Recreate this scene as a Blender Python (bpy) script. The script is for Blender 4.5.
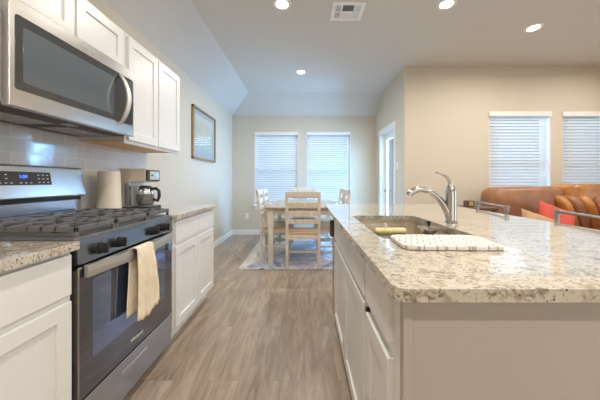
import bpy, bmesh, math, random
from mathutils import Vector, Matrix
random.seed(7)
for o in list(bpy.data.objects): bpy.data.objects.remove(o)
S = bpy.context.scene
C = S.collection
PI = math.pi

# ------------------------------------------------------------------ camera
cam_d = bpy.data.cameras.new('camera'); cam = bpy.data.objects.new('camera', cam_d); C.objects.link(cam)
cam.location = (0, 0, 1.15); cam.rotation_euler = (PI/2, 0, 0)
cam_d.sensor_width = 36; cam_d.lens = 260/600*36
cam_d.shift_x = -5/600; cam_d.shift_y = -19/600
cam_d.clip_start = .05
S.camera = cam
# ------------------------------------------------------------------ world
W = bpy.data.worlds.new('world'); S.world = W; W.use_nodes = True
bg = W.node_tree.nodes['Background']; bg.inputs[0].default_value = (.52, .68, .86, 1); bg.inputs[1].default_value = .36
# ------------------------------------------------------------------ daylight outside the glass of the windows, plus added fill
def area(name, loc, rot, sx, sy, power, col):
    d = bpy.data.lights.new(name, 'AREA'); d.shape = 'RECTANGLE'; d.size = sx; d.size_y = sy
    d.energy = power; d.color = col
    o = bpy.data.objects.new(name, d); C.objects.link(o); o.location = loc; o.rotation_euler = rot
    return o
DAY = (.72, .87, 1)
SLANT = (-math.radians(55), 0, 0)
area('daylight_back_window', (-.60, 7.5, 3.0), SLANT, 1.6, 1.8, 42, DAY)
area('daylight_back_window', (.50, 7.5, 3.0), SLANT, 1.6, 1.8, 42, DAY)
area('daylight_family_window', (3.28, 5.9, 3.0), SLANT, 1.6, 1.8, 13, (.90, .95, 1))
area('daylight_family_window', (4.42, 5.9, 3.0), SLANT, 1.6, 1.8, 13, (.90, .95, 1))
area('daylight_patio_door', (2.25, 4.82, 1.6), (0, math.radians(70), 0), 1.8, 1.0, 170, (.25, .56, 1))
area('added_fill_rear', (2.0, -2.42, 1.5), (PI/2, 0, 0), 3.2, 1.8, 14, (1, .97, .93))  # fill lamp added behind the camera, its window is invented
area('added_fill_side', (5.62, .6, 1.5), (0, PI/2, 0), 1.8, 2.6, 22, (.90, .95, 1))  # fill lamp added at the right, its window is invented too
LAMP = 9.2
# ------------------------------------------------------------------ exposure
S.view_settings.view_transform = 'Standard'; S.view_settings.look = 'None'
S.view_settings.gamma = 1; S.view_settings.use_curve_mapping = False
S.view_settings.exposure = 0.85
S.cycles.use_denoising = True
S.cycles.max_bounces = 10; S.cycles.diffuse_bounces = 6; S.cycles.transparent_max_bounces = 16
S.cycles.sample_clamp_indirect = 6; S.cycles.caustics_reflective = False; S.cycles.caustics_refractive = False

# ------------------------------------------------------------------ materials
def new_mat(name):
    m = bpy.data.materials.new(name); m.use_nodes = True
    nt = m.node_tree; return m, nt, nt.nodes['Principled BSDF']
def N(nt, typ, **kw):
    n = nt.nodes.new(typ)
    for k, v in kw.items():
        if k in n.inputs: n.inputs[k].default_value = v
        else: setattr(n, k, v)
    return n
def ramp(nt, src, stops, interp='LINEAR'):
    r = nt.nodes.new('ShaderNodeValToRGB'); e = r.color_ramp.elements; r.color_ramp.interpolation = interp
    while len(e) < len(stops): e.new(.5)
    for i, (p, c) in enumerate(stops): e[i].position = p; e[i].color = (*c, 1)
    nt.links.new(src, r.inputs[0]); return r
def coords(nt, scale=(1,1,1), rot=(0,0,0), loc=(0,0,0)):
    t = nt.nodes.new('ShaderNodeTexCoord'); m = nt.nodes.new('ShaderNodeMapping')
    m.inputs['Scale'].default_value = scale; m.inputs['Rotation'].default_value = rot; m.inputs['Location'].default_value = loc
    nt.links.new(t.outputs['Object'], m.inputs[0]); return m.outputs[0]
def bump(nt, b, src, strength, dist=.002):
    n = N(nt, 'ShaderNodeBump', Strength=strength, Distance=dist)
    nt.links.new(src, n.inputs['Height']); nt.links.new(n.outputs[0], b.inputs['Normal'])
def simple(name, col, rough=.5, metal=0, var=.03, vs=8, bs=0, bscale=200, coat=0, scale=(1,1,1), spec=None):
    """plain colour with slight procedural variation and optional bump"""
    m, nt, b = new_mat(name)
    v = coords(nt, scale)
    n = N(nt, 'ShaderNodeTexNoise', Scale=vs, Detail=4); nt.links.new(v, n.inputs['Vector'])
    lo = tuple(max(0, c*(1-var)) for c in col); hi = tuple(min(1, c*(1+var)) for c in col)
    r = ramp(nt, n.outputs['Fac'], [(.3, lo), (.7, hi)]); nt.links.new(r.outputs[0], b.inputs['Base Color'])
    b.inputs['Roughness'].default_value = rough; b.inputs['Metallic'].default_value = metal
    if spec is not None: b.inputs['Specular IOR Level'].default_value = spec
    if coat: b.inputs['Coat Weight'].default_value = coat; b.inputs['Coat Roughness'].default_value = .08
    if bs:
        n2 = N(nt, 'ShaderNodeTexNoise', Scale=bscale, Detail=3); nt.links.new(v, n2.inputs['Vector'])
        bump(nt, b, n2.outputs['Fac'], bs)
    return m
M = {}
M['wall'] = simple('wall_paint', (.64, .575, .47), .6, var=.01, vs=2, bs=.15, bscale=160)
M['ceil'] = simple('ceiling_paint', (.66, .645, .61), .75, var=.01, vs=2, bs=.25, bscale=110)
M['white'] = simple('white_trim_paint', (.84, .84, .82), .35, var=.01)
M['cab'] = simple('cabinet_paint', (.77, .765, .755), .32, var=.012, vs=3)
M['endpanel'] = simple('island_panel_paint', (.48, .43, .38), .5, var=.015, vs=3)
M['maple'] = simple('cabinet_underside_wood', (.72, .42, .16), .5, var=.1, vs=6, scale=(8,1,1))
M['black'] = simple('black_enamel', (.012, .012, .014), .18, var=.1)
M['iron'] = simple('cast_iron', (.12, .12, .125), .36, var=.15, vs=40, bs=.3, bscale=250, spec=.8)
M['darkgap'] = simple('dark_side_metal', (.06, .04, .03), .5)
M['plastic'] = simple('black_plastic', (.02, .02, .022), .3)
M['grey_plastic'] = simple('grey_plastic', (.45, .43, .40), .35)
M['beigeplastic'] = simple('warm_silver_plastic', (.60, .54, .45), .33, metal=.25, var=.03)
M['paper'] = simple('paper_towel', (.74, .67, .57), .9, bs=.5, bscale=90)
M['chairwood'] = simple('whitewashed_wood', (.68, .61, .51), .55, var=.12, vs=5, scale=(6,6,1), bs=.1)
M['seatwood'] = simple('natural_wood_seat', (.62, .42, .24), .4, var=.15, vs=5, scale=(10,1,1))
M['tabletop'] = simple('table_top_wood', (.36, .27, .19), .35, var=.2, vs=6, scale=(8,.7,1))
M['towel'] = simple('cream_cotton', (.84, .74, .57), .95, var=.12, vs=14, bs=1, bscale=140)
M['leather'] = simple('brown_leather', (.30, .135, .065), .42, var=.18, vs=5, bs=.25, bscale=60)
M['litleather'] = simple('lit_brown_leather', (.46, .20, .055), .30, var=.38, vs=4, bs=.25, bscale=60)  # lit copy of the brown leather, brightness put into its colour
M['redpillow'] = simple('red_fabric', (.56, .085, .055), .85, var=.15, bs=.5, bscale=150)
M['tanpillow'] = simple('tan_fabric', (.44, .27, .14), .85, var=.15, bs=.5, bscale=150)
M['pewter'] = simple('pewter_metal', (.40, .37, .34), .38, metal=.9, var=.1)
M['darkwood'] = simple('dark_brown_wood', (.10, .05, .025), .4, var=.2)
M['yellow'] = simple('yellow_plastic', (.83, .68, .32), .35)
M['gold'] = simple('golden_wood', (.55, .32, .08), .4)
M['frame'] = simple('bronze_frame', (.42, .25, .10), .35, metal=.5, var=.15, vs=30)
M['mat_board'] = simple('grey_mat_board', (.40, .43, .46), .8)
M['vent'] = simple('vent_paint', (.90, .93, .96), .4)
M['ventdark'] = simple('vent_dark', (.10, .075, .06), .8)
M['darkbrown'] = simple('dark_brown_plastic', (.075, .055, .04), .45)
M['greenrub'] = simple('green_scrub_pad', (.12, .20, .08), .9)

def steel(name, col=(.62, .60, .57), rough=.24, scale=(1, 1, 60)):
    m, nt, b = new_mat(name)
    v = coords(nt, scale); n = N(nt, 'ShaderNodeTexNoise', Scale=12, Detail=5); nt.links.new(v, n.inputs['Vector'])
    mr = N(nt, 'ShaderNodeMapRange'); mr.inputs['To Min'].default_value = rough*.8; mr.inputs['To Max'].default_value = rough*1.3
    nt.links.new(n.outputs['Fac'], mr.inputs[0]); nt.links.new(mr.outputs[0], b.inputs['Roughness'])
    b.inputs['Base Color'].default_value = (*col, 1); b.inputs['Metallic'].default_value = 1
    return m
M['steel'] = steel('brushed_steel')
M['steel_blue'] = steel('brushed_steel_blue_sheen', (.52, .57, .66), .22)  # bluish daylight reflection put into the steel colour
M['steel_dark'] = steel('dark_steel', (.27, .30, .35), .2)
M['steel_soft'] = steel('satin_steel', (.72, .70, .67), .42)
M['chrome'] = steel('satin_nickel', (.47, .45, .42), .14)
M['sink'] = steel('sink_steel', (.72, .64, .54), .32, (1, 40, 1))

def darkglass(name, col, rough=.04, coat=1):
    m, nt, b = new_mat(name)
    b.inputs['Base Color'].default_value = (*col, 1); b.inputs['Roughness'].default_value = rough
    b.inputs['Coat Weight'].default_value = coat; b.inputs['Coat Roughness'].default_value = .03
    n = N(nt, 'ShaderNodeTexNoise', Scale=400); nt.links.new(coords(nt), n.inputs['Vector'])
    r = ramp(nt, n.outputs['Fac'], [(.3, tuple(c*.8 for c in col)), (.7, tuple(c*1.2 for c in col))]); nt.links.new(r.outputs[0], b.inputs['Base Color'])
    return m
M['ovenglass'] = darkglass('oven_glass', (.035, .036, .042)); M['ovenglass'].node_tree.nodes['Principled BSDF'].inputs['Specular IOR Level'].default_value = 1
M['ovenwindow'] = darkglass('oven_window_glass', (.06, .065, .085)); M['ovenwindow'].node_tree.nodes['Principled BSDF'].inputs['Specular IOR Level'].default_value = 1
M['mwglass'] = darkglass('microwave_dark_glass', (.055, .055, .058), .12, .6)
M['mwwindow'] = darkglass('microwave_window_glass', (.11, .13, .15), .10, .8)

def clear(name, tint=(1,1,1), gl=.08, rough=.02):
    m, nt, b = new_mat(name); nt.nodes.remove(b)
    t = nt.nodes.new('ShaderNodeBsdfTransparent'); g = nt.nodes.new('ShaderNodeBsdfGlossy'); mx = nt.nodes.new('ShaderNodeMixShader')
    t.inputs[0].default_value = (*tint, 1); g.inputs['Roughness'].default_value = rough
    fr = nt.nodes.new('ShaderNodeFresnel'); fr.inputs[0].default_value = 1.35 + gl
    ge = nt.nodes.new('ShaderNodeNewGeometry'); iv = N(nt, 'ShaderNodeMath', operation='SUBTRACT'); iv.inputs[0].default_value = 1; nt.links.new(ge.outputs['Backfacing'], iv.inputs[1])
    mm = N(nt, 'ShaderNodeMath', operation='MULTIPLY'); nt.links.new(iv.outputs[0], mm.inputs[0]); nt.links.new(fr.outputs[0], mm.inputs[1])
    nt.links.new(mm.outputs[0], mx.inputs[0]); nt.links.new(t.outputs[0], mx.inputs[1]); nt.links.new(g.outputs[0], mx.inputs[2])
    nt.links.new(mx.outputs[0], nt.nodes['Material Output'].inputs[0]); return m
M['glass'] = clear('window_glass', (.97, .99, 1))
M['carafe'] = clear('carafe_glass', (.45, .45, .42), .3)
M['pictureglass'] = clear('picture_glass', (1, 1, 1), .25)

def emit(name, col, st):
    m, nt, b = new_mat(name); b.inputs['Base Color'].default_value = (*col, 1)
    b.inputs['Emission Color'].default_value = (*col, 1); b.inputs['Emission Strength'].default_value = st; return m
M['lens'] = emit('lamp_lens', (1, .93, .82), 9)
M['clock'] = emit('clock_digits', (.05, .12, 1), 2.2)
M['blueled'] = emit('blue_lit_button', (.12, .4, .9), .8)
M['print'] = simple('pale_print', (.72, .72, .70), .5)

for k, c_, ml in (('ovenglass', (.09, .095, .12), .6), ('ovenwindow', (.19, .24, .38), .8)):
    b_ = M[k].node_tree.nodes['Principled BSDF']; b_.inputs['Metallic'].default_value = ml
    for l in list(b_.inputs['Base Color'].links): M[k].node_tree.links.remove(l)
    b_.inputs['Base Color'].default_value = (*c_, 1)
# blinds: translucent white slats
m, nt, b = new_mat('blind_slats'); M['slat'] = m
b.inputs['Base Color'].default_value = (.86, .88, .90, 1); b.inputs['Roughness'].default_value = .4
tr = nt.nodes.new('ShaderNodeBsdfTranslucent'); tr.inputs[0].default_value = (.88, .92, .96, 1)
mx = nt.nodes.new('ShaderNodeMixShader'); mx.inputs[0].default_value = .5
nz = N(nt, 'ShaderNodeTexNoise', Scale=5); nt.links.new(coords(nt), nz.inputs['Vector'])
nt.links.new(ramp(nt, nz.outputs['Fac'], [(.3, (.78,.80,.82)), (.7, (.81,.83,.85))]).outputs[0], b.inputs['Base Color'])
nt.links.new(b.outputs[0], mx.inputs[1]); nt.links.new(tr.outputs[0], mx.inputs[2]); nt.links.new(mx.outputs[0], nt.nodes['Material Output'].inputs[0])

# granite
m, nt, b = new_mat('speckled_granite'); M['granite'] = m
v = coords(nt)
n1 = N(nt, 'ShaderNodeTexNoise', Scale=24, Detail=7, Roughness=.72, Distortion=.5); nt.links.new(v, n1.inputs['Vector'])
base = ramp(nt, n1.outputs['Fac'], [(.30, (.27, .21, .15)), (.42, (.44, .38, .29)), (.52, (.62, .57, .48)), (.62, (.55, .49, .40)), (.75, (.38, .31, .23))])
v2 = coords(nt, (1, 1.9, 1), (0, 0, .5))
n2 = N(nt, 'ShaderNodeTexNoise', Scale=52, Detail=5, Roughness=.62, Distortion=1.0); nt.links.new(v2, n2.inputs['Vector'])
dk = ramp(nt, n2.outputs['Fac'], [(.535, (0,0,0)), (.64, (1,1,1))])
mix1 = N(nt, 'ShaderNodeMix', data_type='RGBA'); nt.links.new(dk.outputs[0], mix1.inputs[0]); nt.links.new(base.outputs[0], mix1.inputs[6]); mix1.inputs[7].default_value = (.19, .155, .125, 1)
n3 = N(nt, 'ShaderNodeTexVoronoi', Scale=85); nt.links.new(v, n3.inputs['Vector'])
n4 = N(nt, 'ShaderNodeTexNoise', Scale=22, Detail=3); nt.links.new(v, n4.inputs['Vector'])
dt = ramp(nt, n3.outputs['Distance'], [(.20, (1,1,1)), (.32, (0,0,0))]); gate = ramp(nt, n4.outputs['Fac'], [(.46, (0,0,0)), (.60, (1,1,1))])
mu = N(nt, 'ShaderNodeMath', operation='MULTIPLY'); nt.links.new(dt.outputs[0], mu.inputs[0]); nt.links.new(gate.outputs[0], mu.inputs[1])
mix2 = N(nt, 'ShaderNodeMix', data_type='RGBA'); nt.links.new(mu.outputs[0], mix2.inputs[0]); nt.links.new(mix1.outputs[2], mix2.inputs[6]); mix2.inputs[7].default_value = (.12, .09, .08, 1)
nt.links.new(mix2.outputs[2], b.inputs['Base Color']); b.inputs['Roughness'].default_value = .09; b.inputs['Specular IOR Level'].default_value = .8; b.inputs['Coat Weight'].default_value = .6; b.inputs['Coat Roughness'].default_value = .02

# plank floor (planks run along Y)
m, nt, b = new_mat('oak_plank_floor'); M['floor'] = m
v = coords(nt, (1, 1, 1), (0, 0, PI/2))
br = N(nt, 'ShaderNodeTexBrick', Scale=1); br.offset = .37
br.inputs['Brick Width'].default_value = 1.5; br.inputs['Row Height'].default_value = .19
br.inputs['Mortar Size'].default_value = .0012; br.inputs['Mortar Smooth'].default_value = .3
br.inputs['Color1'].default_value = (0, 0, 0, 1); br.inputs['Color2'].default_value = (1, 1, 1, 1); br.inputs['Mortar'].default_value = (.5, .5, .5, 1)
nt.links.new(v, br.inputs['Vector'])
vs = coords(nt, (6, .8, 1)); g1 = N(nt, 'ShaderNodeTexNoise', Scale=2.2, Detail=10, Roughness=.70, Distortion=1.5)
addv = N(nt, 'ShaderNodeVectorMath', operation='ADD'); scl = N(nt, 'ShaderNodeVectorMath', operation='SCALE'); scl.inputs['Scale'].default_value = 7
nt.links.new(br.outputs['Color'], scl.inputs[0]); nt.links.new(vs, addv.inputs[0]); nt.links.new(scl.outputs[0], addv.inputs[1]); nt.links.new(addv.outputs[0], g1.inputs['Vector'])
gr = ramp(nt, g1.outputs['Fac'], [(.28, (.17, .12, .085)), (.42, (.30, .23, .17)), (.56, (.395, .315, .24)), (.74, (.52, .44, .355))])
tone = ramp(nt, br.outputs['Color'], [(0, (.90, .89, .88)), (1, (1.0, 1.0, 1.0))])
mt = N(nt, 'ShaderNodeMix', data_type='RGBA', blend_type='MULTIPLY'); mt.inputs[0].default_value = 1
nt.links.new(gr.outputs[0], mt.inputs[6]); nt.links.new(tone.outputs[0], mt.inputs[7])
vk = coords(nt, (3.2, 1.1, 1)); kn = N(nt, 'ShaderNodeTexVoronoi', Scale=2.1); nt.links.new(vk, kn.inputs['Vector'])
kr = ramp(nt, kn.outputs['Distance'], [(.03, (.32, .27, .24)), (.13, (1, 1, 1))])
mk = N(nt, 'ShaderNodeMix', data_type='RGBA', blend_type='MULTIPLY'); mk.inputs[0].default_value = .8
nt.links.new(mt.outputs[2], mk.inputs[6]); nt.links.new(kr.outputs[0], mk.inputs[7])
gm = N(nt, 'ShaderNodeMix', data_type='RGBA'); nt.links.new(br.outputs['Fac'], gm.inputs[0]); nt.links.new(mk.outputs[2], gm.inputs[6]); gm.inputs[7].default_value = (.22, .16, .12, 1)
nt.links.new(gm.outputs[2], b.inputs['Base Color']); b.inputs['Roughness'].default_value = .32
bump(nt, b, g1.outputs['Fac'], .12, .003)

# subway tile (on the x = const wall: uses object y, z)
m, nt, b = new_mat('glazed_subway_tile'); M['tile'] = m
tc = nt.nodes.new('ShaderNodeTexCoord'); sp = nt.nodes.new('ShaderNodeSeparateXYZ'); cb = nt.nodes.new('ShaderNodeCombineXYZ')
nt.links.new(tc.outputs['Object'], sp.inputs[0]); nt.links.new(sp.outputs[1], cb.inputs[0]); nt.links.new(sp.outputs[2], cb.inputs[1])
br = N(nt, 'ShaderNodeTexBrick', Scale=1); br.offset = .5
br.inputs['Brick Width'].default_value = .155; br.inputs['Row Height'].default_value = .078
br.inputs['Mortar Size'].default_value = .0030; br.inputs['Mortar Smooth'].default_value = .1
br.inputs['Color1'].default_value = (.72, .71, .69, 1); br.inputs['Color2'].default_value = (.64, .635, .62, 1); br.inputs['Mortar'].default_value = (.80, .79, .76, 1)
nt.links.new(cb.outputs[0], br.inputs['Vector']); nt.links.new(br.outputs['Color'], b.inputs['Base Color']); b.inputs['Roughness'].default_value = .10
wn = N(nt, 'ShaderNodeTexNoise', Scale=9, Detail=2); nt.links.new(cb.outputs[0], wn.inputs['Vector'])
hm = N(nt, 'ShaderNodeMath', operation='MULTIPLY_ADD'); hm.inputs[1].default_value = -1.0; nt.links.new(br.outputs['Fac'], hm.inputs[0]); nt.links.new(wn.outputs['Fac'], hm.inputs[2])
bump(nt, b, hm.outputs[0], .35, .003)

# rug
m, nt, b = new_mat('abstract_rug'); M['rug'] = m
v = coords(nt, (1, 1, 1))
n1 = N(nt, 'ShaderNodeTexNoise', Scale=2.6, Detail=7, Roughness=.6, Distortion=2.2); nt.links.new(v, n1.inputs['Vector'])
r = ramp(nt, n1.outputs['Fac'], [(.30, (.16, .20, .32)), (.42, (.36, .40, .52)), (.50, (.62, .60, .60)), (.56, (.42, .38, .42)), (.66, (.70, .66, .62)), (.80, (.30, .36, .50))])
sx_ = nt.nodes.new('ShaderNodeSeparateXYZ'); nt.links.new(v, sx_.inputs[0])
k1 = N(nt, 'ShaderNodeMath', operation='MULTIPLY_ADD'); nt.links.new(sx_.outputs[1], k1.inputs[0]); k1.inputs[1].default_value = -.59; nt.links.new(sx_.outputs[0], k1.inputs[2])   # x - .59 y
k2 = N(nt, 'ShaderNodeMath', operation='MULTIPLY_ADD'); nt.links.new(n1.outputs['Fac'], k2.inputs[0]); k2.inputs[1].default_value = .16; nt.links.new(k1.outputs[0], k2.inputs[2])
k3 = N(nt, 'ShaderNodeMapRange'); k3.inputs['From Min'].default_value = -.26; k3.inputs['From Max'].default_value = -.22; nt.links.new(k2.outputs[0], k3.inputs[0])
k4 = N(nt, 'ShaderNodeMix', data_type='RGBA'); nt.links.new(k3.outputs[0], k4.inputs[0]); k4.inputs[6].default_value = (.66, .60, .55, 1); nt.links.new(r.outputs[0], k4.inputs[7])
nt.links.new(k4.outputs[2], b.inputs['Base Color']); b.inputs['Roughness'].default_value = .95
n2 = N(nt, 'ShaderNodeTexNoise', Scale=260); nt.links.new(v, n2.inputs['Vector']); bump(nt, b, n2.outputs['Fac'], .6)

# landscape print
m, nt, b = new_mat('painted_print'); M['art'] = m
v = coords(nt); sp = nt.nodes.new('ShaderNodeSeparateXYZ'); nt.links.new(v, sp.inputs[0])
n1 = N(nt, 'ShaderNodeTexNoise', Scale=5, Detail=6, Distortion=.8); nt.links.new(v, n1.inputs['Vector'])
ma = N(nt, 'ShaderNodeMath', operation='MULTIPLY_ADD'); nt.links.new(n1.outputs['Fac'], ma.inputs[0]); ma.inputs[1].default_value = .35; nt.links.new(sp.outputs[2], ma.inputs[2])
r = ramp(nt, ma.outputs[0], [(.15, (.22, .34, .42)), (.4, (.42, .50, .48)), (.62, (.52, .54, .40)), (.8, (.60, .62, .56))]); nt.links.new(r.outputs[0], b.inputs['Base Color']); b.inputs['Roughness'].default_value = .6

# quilted drying mat: white cells with thin grey joints
m, nt, b = new_mat('quilted_fabric'); M['quilt'] = m
v = coords(nt, (1, 1, 1), (0, 0, .35))
br = N(nt, 'ShaderNodeTexBrick', Scale=1); br.offset = .5; br.inputs['Brick Width'].default_value = .040; br.inputs['Row Height'].default_value = .030
br.inputs['Mortar Size'].default_value = .0022; br.inputs['Mortar Smooth'].default_value = .9
br.inputs['Color1'].default_value = (.76, .74, .70, 1); br.inputs['Color2'].default_value = (.70, .68, .64, 1); br.inputs['Mortar'].default_value = (.46, .42, .37, 1)
nt.links.new(v, br.inputs['Vector']); nt.links.new(br.outputs['Color'], b.inputs['Base Color']); b.inputs['Roughness'].default_value = .95
inv = N(nt, 'ShaderNodeMath', operation='SUBTRACT'); inv.inputs[0].default_value = 1; nt.links.new(br.outputs['Fac'], inv.inputs[1]); bump(nt, b, inv.outputs[0], .9, .006)

# ------------------------------------------------------------------ mesh helpers
class B:
    def __init__(s): s.bm = bmesh.new()
    def _join(s, t, mat=None):
        me = bpy.data.meshes.new('t'); t.to_mesh(me); t.free()
        if mat is not None: me.transform(mat)
        s.bm.from_mesh(me); bpy.data.meshes.remove(me)
    def box(s, x0, x1, y0, y1, z0, z1, bev=0, seg=2, mat=None):
        t = bmesh.new(); bmesh.ops.create_cube(t, size=1)
        for v in t.verts:
            v.co = Vector((x0+(v.co.x+.5)*(x1-x0), y0+(v.co.y+.5)*(y1-y0), z0+(v.co.z+.5)*(z1-z0)))
        if bev: bmesh.ops.bevel(t, geom=list(t.edges), offset=bev, segments=seg, profile=.5, affect='EDGES')
        s._join(t, mat); return s
    def cyl(s, p0, p1, r0, r1=None, seg=20, mat=None):
        r1 = r0 if r1 is None else r1; p0 = Vector(p0); p1 = Vector(p1); d = p1-p0
        t = bmesh.new(); bmesh.ops.create_cone(t, cap_ends=True, segments=seg, radius1=r0, radius2=r1, depth=d.length)
        q = d.to_track_quat('Z', 'Y').to_matrix().to_4x4(); q.translation = (p0+p1)/2
        bmesh.ops.transform(t, matrix=q, verts=t.verts); s._join(t, mat); return s
    def lathe(s, prof, c, seg=28, axis='Z', mat=None):
        t = bmesh.new(); rings = []
        for r, z in prof:
            ring = []
            for i in range(seg):
                a = 2*PI*i/seg; x, y = r*math.cos(a), r*math.sin(a)
                p = {'Z': (x, y, z), 'X': (z, x, y), 'Y': (x, z, y)}[axis]
                ring.append(t.verts.new((c[0]+p[0], c[1]+p[1], c[2]+p[2])))
            rings.append(ring)
        for a, b_ in zip(rings, rings[1:]):
            for i in range(seg): t.faces.new((a[i], a[(i+1) % seg], b_[(i+1) % seg], b_[i]))
        t.faces.new(rings[0]); t.faces.new(rings[-1]); bmesh.ops.recalc_face_normals(t, faces=t.faces); s._join(t, mat); return s
    def tube(s, pts, r, seg=12, mat=None, flat=1.0):
        pts = [Vector(p) for p in pts]; rs = r if isinstance(r, (list, tuple)) else [r]*len(pts)
        t = bmesh.new(); rings = []; up = None
        for i, p in enumerate(pts):
            d = (pts[min(i+1, len(pts)-1)]-pts[max(i-1, 0)]).normalized()
            if up is None: up = d.orthogonal().normalized()
            up = (up-d*up.dot(d)).normalized(); w = d.cross(up)
            rings.append([t.verts.new(p+up*math.cos(2*PI*k/seg)*rs[i]+w*math.sin(2*PI*k/seg)*rs[i]*flat) for k in range(seg)])
        for a, b_ in zip(rings, rings[1:]):
            for i in range(seg): t.faces.new((a[i], a[(i+1) % seg], b_[(i+1) % seg], b_[i]))
        t.faces.new(rings[0]); t.faces.new(rings[-1]); bmesh.ops.recalc_face_normals(t, faces=t.faces); s._join(t, mat); return s
    def prism(s, poly, vec):
        t = bmesh.new(); f = t.faces.new([t.verts.new(p) for p in poly])
        r = bmesh.ops.extrude_face_region(t, geom=[f]); bmesh.ops.translate(t, vec=vec, verts=[g for g in r['geom'] if isinstance(g, bmesh.types.BMVert)])
        bmesh.ops.recalc_face_normals(t, faces=t.faces); s._join(t); return s
    def quad(s, pts): s.bm.faces.new([s.bm.verts.new(p) for p in pts]); return s
    def plate(s, outer, holes, z0, z1):
        t = bmesh.new(); edges = []
        for loop in [outer]+holes:
            vs = [t.verts.new((x, y, z1)) for x, y in loop]
            edges += [t.edges.new((vs[i], vs[(i+1) % len(vs)])) for i in range(len(vs))]
        bmesh.ops.triangle_fill(t, use_beauty=True, use_dissolve=False, edges=edges)
        r = bmesh.ops.extrude_face_region(t, geom=list(t.faces)); bmesh.ops.translate(t, vec=(0, 0, z0-z1), verts=[g for g in r['geom'] if isinstance(g, bmesh.types.BMVert)])
        bmesh.ops.recalc_face_normals(t, faces=t.faces); s._join(t); return s
    def pillow(s, c, size, n=3.2, seg=20, amp=.0, mat=None):
        """superellipsoid cushion"""
        t = bmesh.new(); bmesh.ops.create_uvsphere(t, u_segments=seg*2, v_segments=seg, radius=1)
        for v in t.verts:
            p = v.co; k = (abs(p.x)**n+abs(p.y)**n+abs(p.z)**n)**(1/n); q = p/k
            w = 1+amp*math.sin(5*q.x+3*q.z)*math.cos(4*q.z-q.x)
            v.co = Vector((c[0]+q.x*size[0]/2*w, c[1]+q.y*size[1]/2*w, c[2]+q.z*size[2]/2*w))
        s._join(t, mat); return s
def rrect(x0, x1, y0, y1, r, n=6):
    pts = []
    for cx, cy, a in ((x1-r, y1-r, 0), (x0+r, y1-r, 90), (x0+r, y0+r, 180), (x1-r, y0+r, 270)):
        for i in range(n+1):
            t = math.radians(a+90*i/n); pts.append((cx+r*math.cos(t), cy+r*math.sin(t)))
    return pts
ROOTLOC = {}
def obj(name, b, mat, parent=None, smooth=False, loc=None):
    me = bpy.data.meshes.new(name); b.bm.normal_update(); b.bm.to_mesh(me); b.bm.free()
    o = bpy.data.objects.new(name, me); C.objects.link(o)
    ms = mat if isinstance(mat, list) else [mat]
    for mm in ms: me.materials.append(M[mm] if isinstance(mm, str) else mm)
    off = Vector((0, 0, 0))
    if parent is not None:
        o.parent = parent; off = ROOTLOC.get(parent.name, off); ROOTLOC[o.name] = off
    elif loc is not None:
        off = Vector(loc); o.location = off; ROOTLOC[o.name] = off
    if off.length: me.transform(Matrix.Translation(-off))
    if smooth:
        for p in me.polygons: p.use_smooth = True
        try: me.set_sharp_from_angle(angle=math.radians(40))
        except Exception: pass
    return o
def thing(name, label, cat, loc=(0, 0, 0), group=None):
    o = bpy.data.objects.new(name, None); C.objects.link(o); o.location = loc; o.empty_display_size = .1
    ROOTLOC[o.name] = Vector(loc); o['label'] = label; o['category'] = cat
    if group: o['group'] = group
    return o
def tag(o, label, cat, group=None):
    o['label'] = label; o['category'] = cat
    if group: o['group'] = group
    return o
def struct(name, b, mat, parent=None, **k):
    o = obj(name, b, mat, parent, **k)
    if parent is None: o['kind'] = 'structure'
    return o
def dup(root, loc=None, rotz=None, label=None):
    def cp(o, par):
        c = o.copy(); C.objects.link(c)
        if par is not None: c.parent = par
        for ch in [x for x in kids.get(o.name, [])]: cp(ch, c)
        return c
    kids = {}
    for x in list(C.objects):
        if x.parent: kids.setdefault(x.parent.name, []).append(x)
    r = cp(root, None)
    if loc is not None: r.location = loc
    if rotz is not None: r.rotation_euler = (0, 0, rotz)
    if label: r['label'] = label
    return r
def bevelmod(o, w=.003, seg=2):
    m = o.modifiers.new('bevel', 'BEVEL'); m.width = w; m.segments = seg; m.limit_method = 'ANGLE'; m.angle_limit = math.radians(35)
    return o
def text(name, body, size, mat, parent, mtx, depth=.0006):
    cu = bpy.data.curves.new(name, 'FONT'); cu.body = body; cu.size = size; cu.extrude = depth; cu.align_x = 'CENTER'; cu.align_y = 'CENTER'
    tmp = bpy.data.objects.new('tmp_text', cu); C.objects.link(tmp)
    bpy.context.view_layer.update()
    me = bpy.data.meshes.new_from_object(tmp.evaluated_get(bpy.context.evaluated_depsgraph_get()))
    bpy.data.objects.remove(tmp); bpy.data.curves.remove(cu)
    me.transform(mtx); off = ROOTLOC.get(parent.name, Vector((0, 0, 0))); me.transform(Matrix.Translation(-off))
    me.materials.clear(); me.materials.append(M[mat])
    o = bpy.data.objects.new(name, me); C.objects.link(o); o.parent = parent; ROOTLOC[o.name] = off
    return o

# ------------------------------------------------------------------ dimensions
XL, XD, XR = -1.57, 1.52, 5.3          # left wall, dining right wall, far right wall
YR, YF, YB = -2.2, 3.97, 5.6           # rear wall, family window wall, back wall
ZC, ZS, T = 2.90, 2.56, .14            # main ceiling, spring line of the slopes, wall thickness
D = .46
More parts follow.
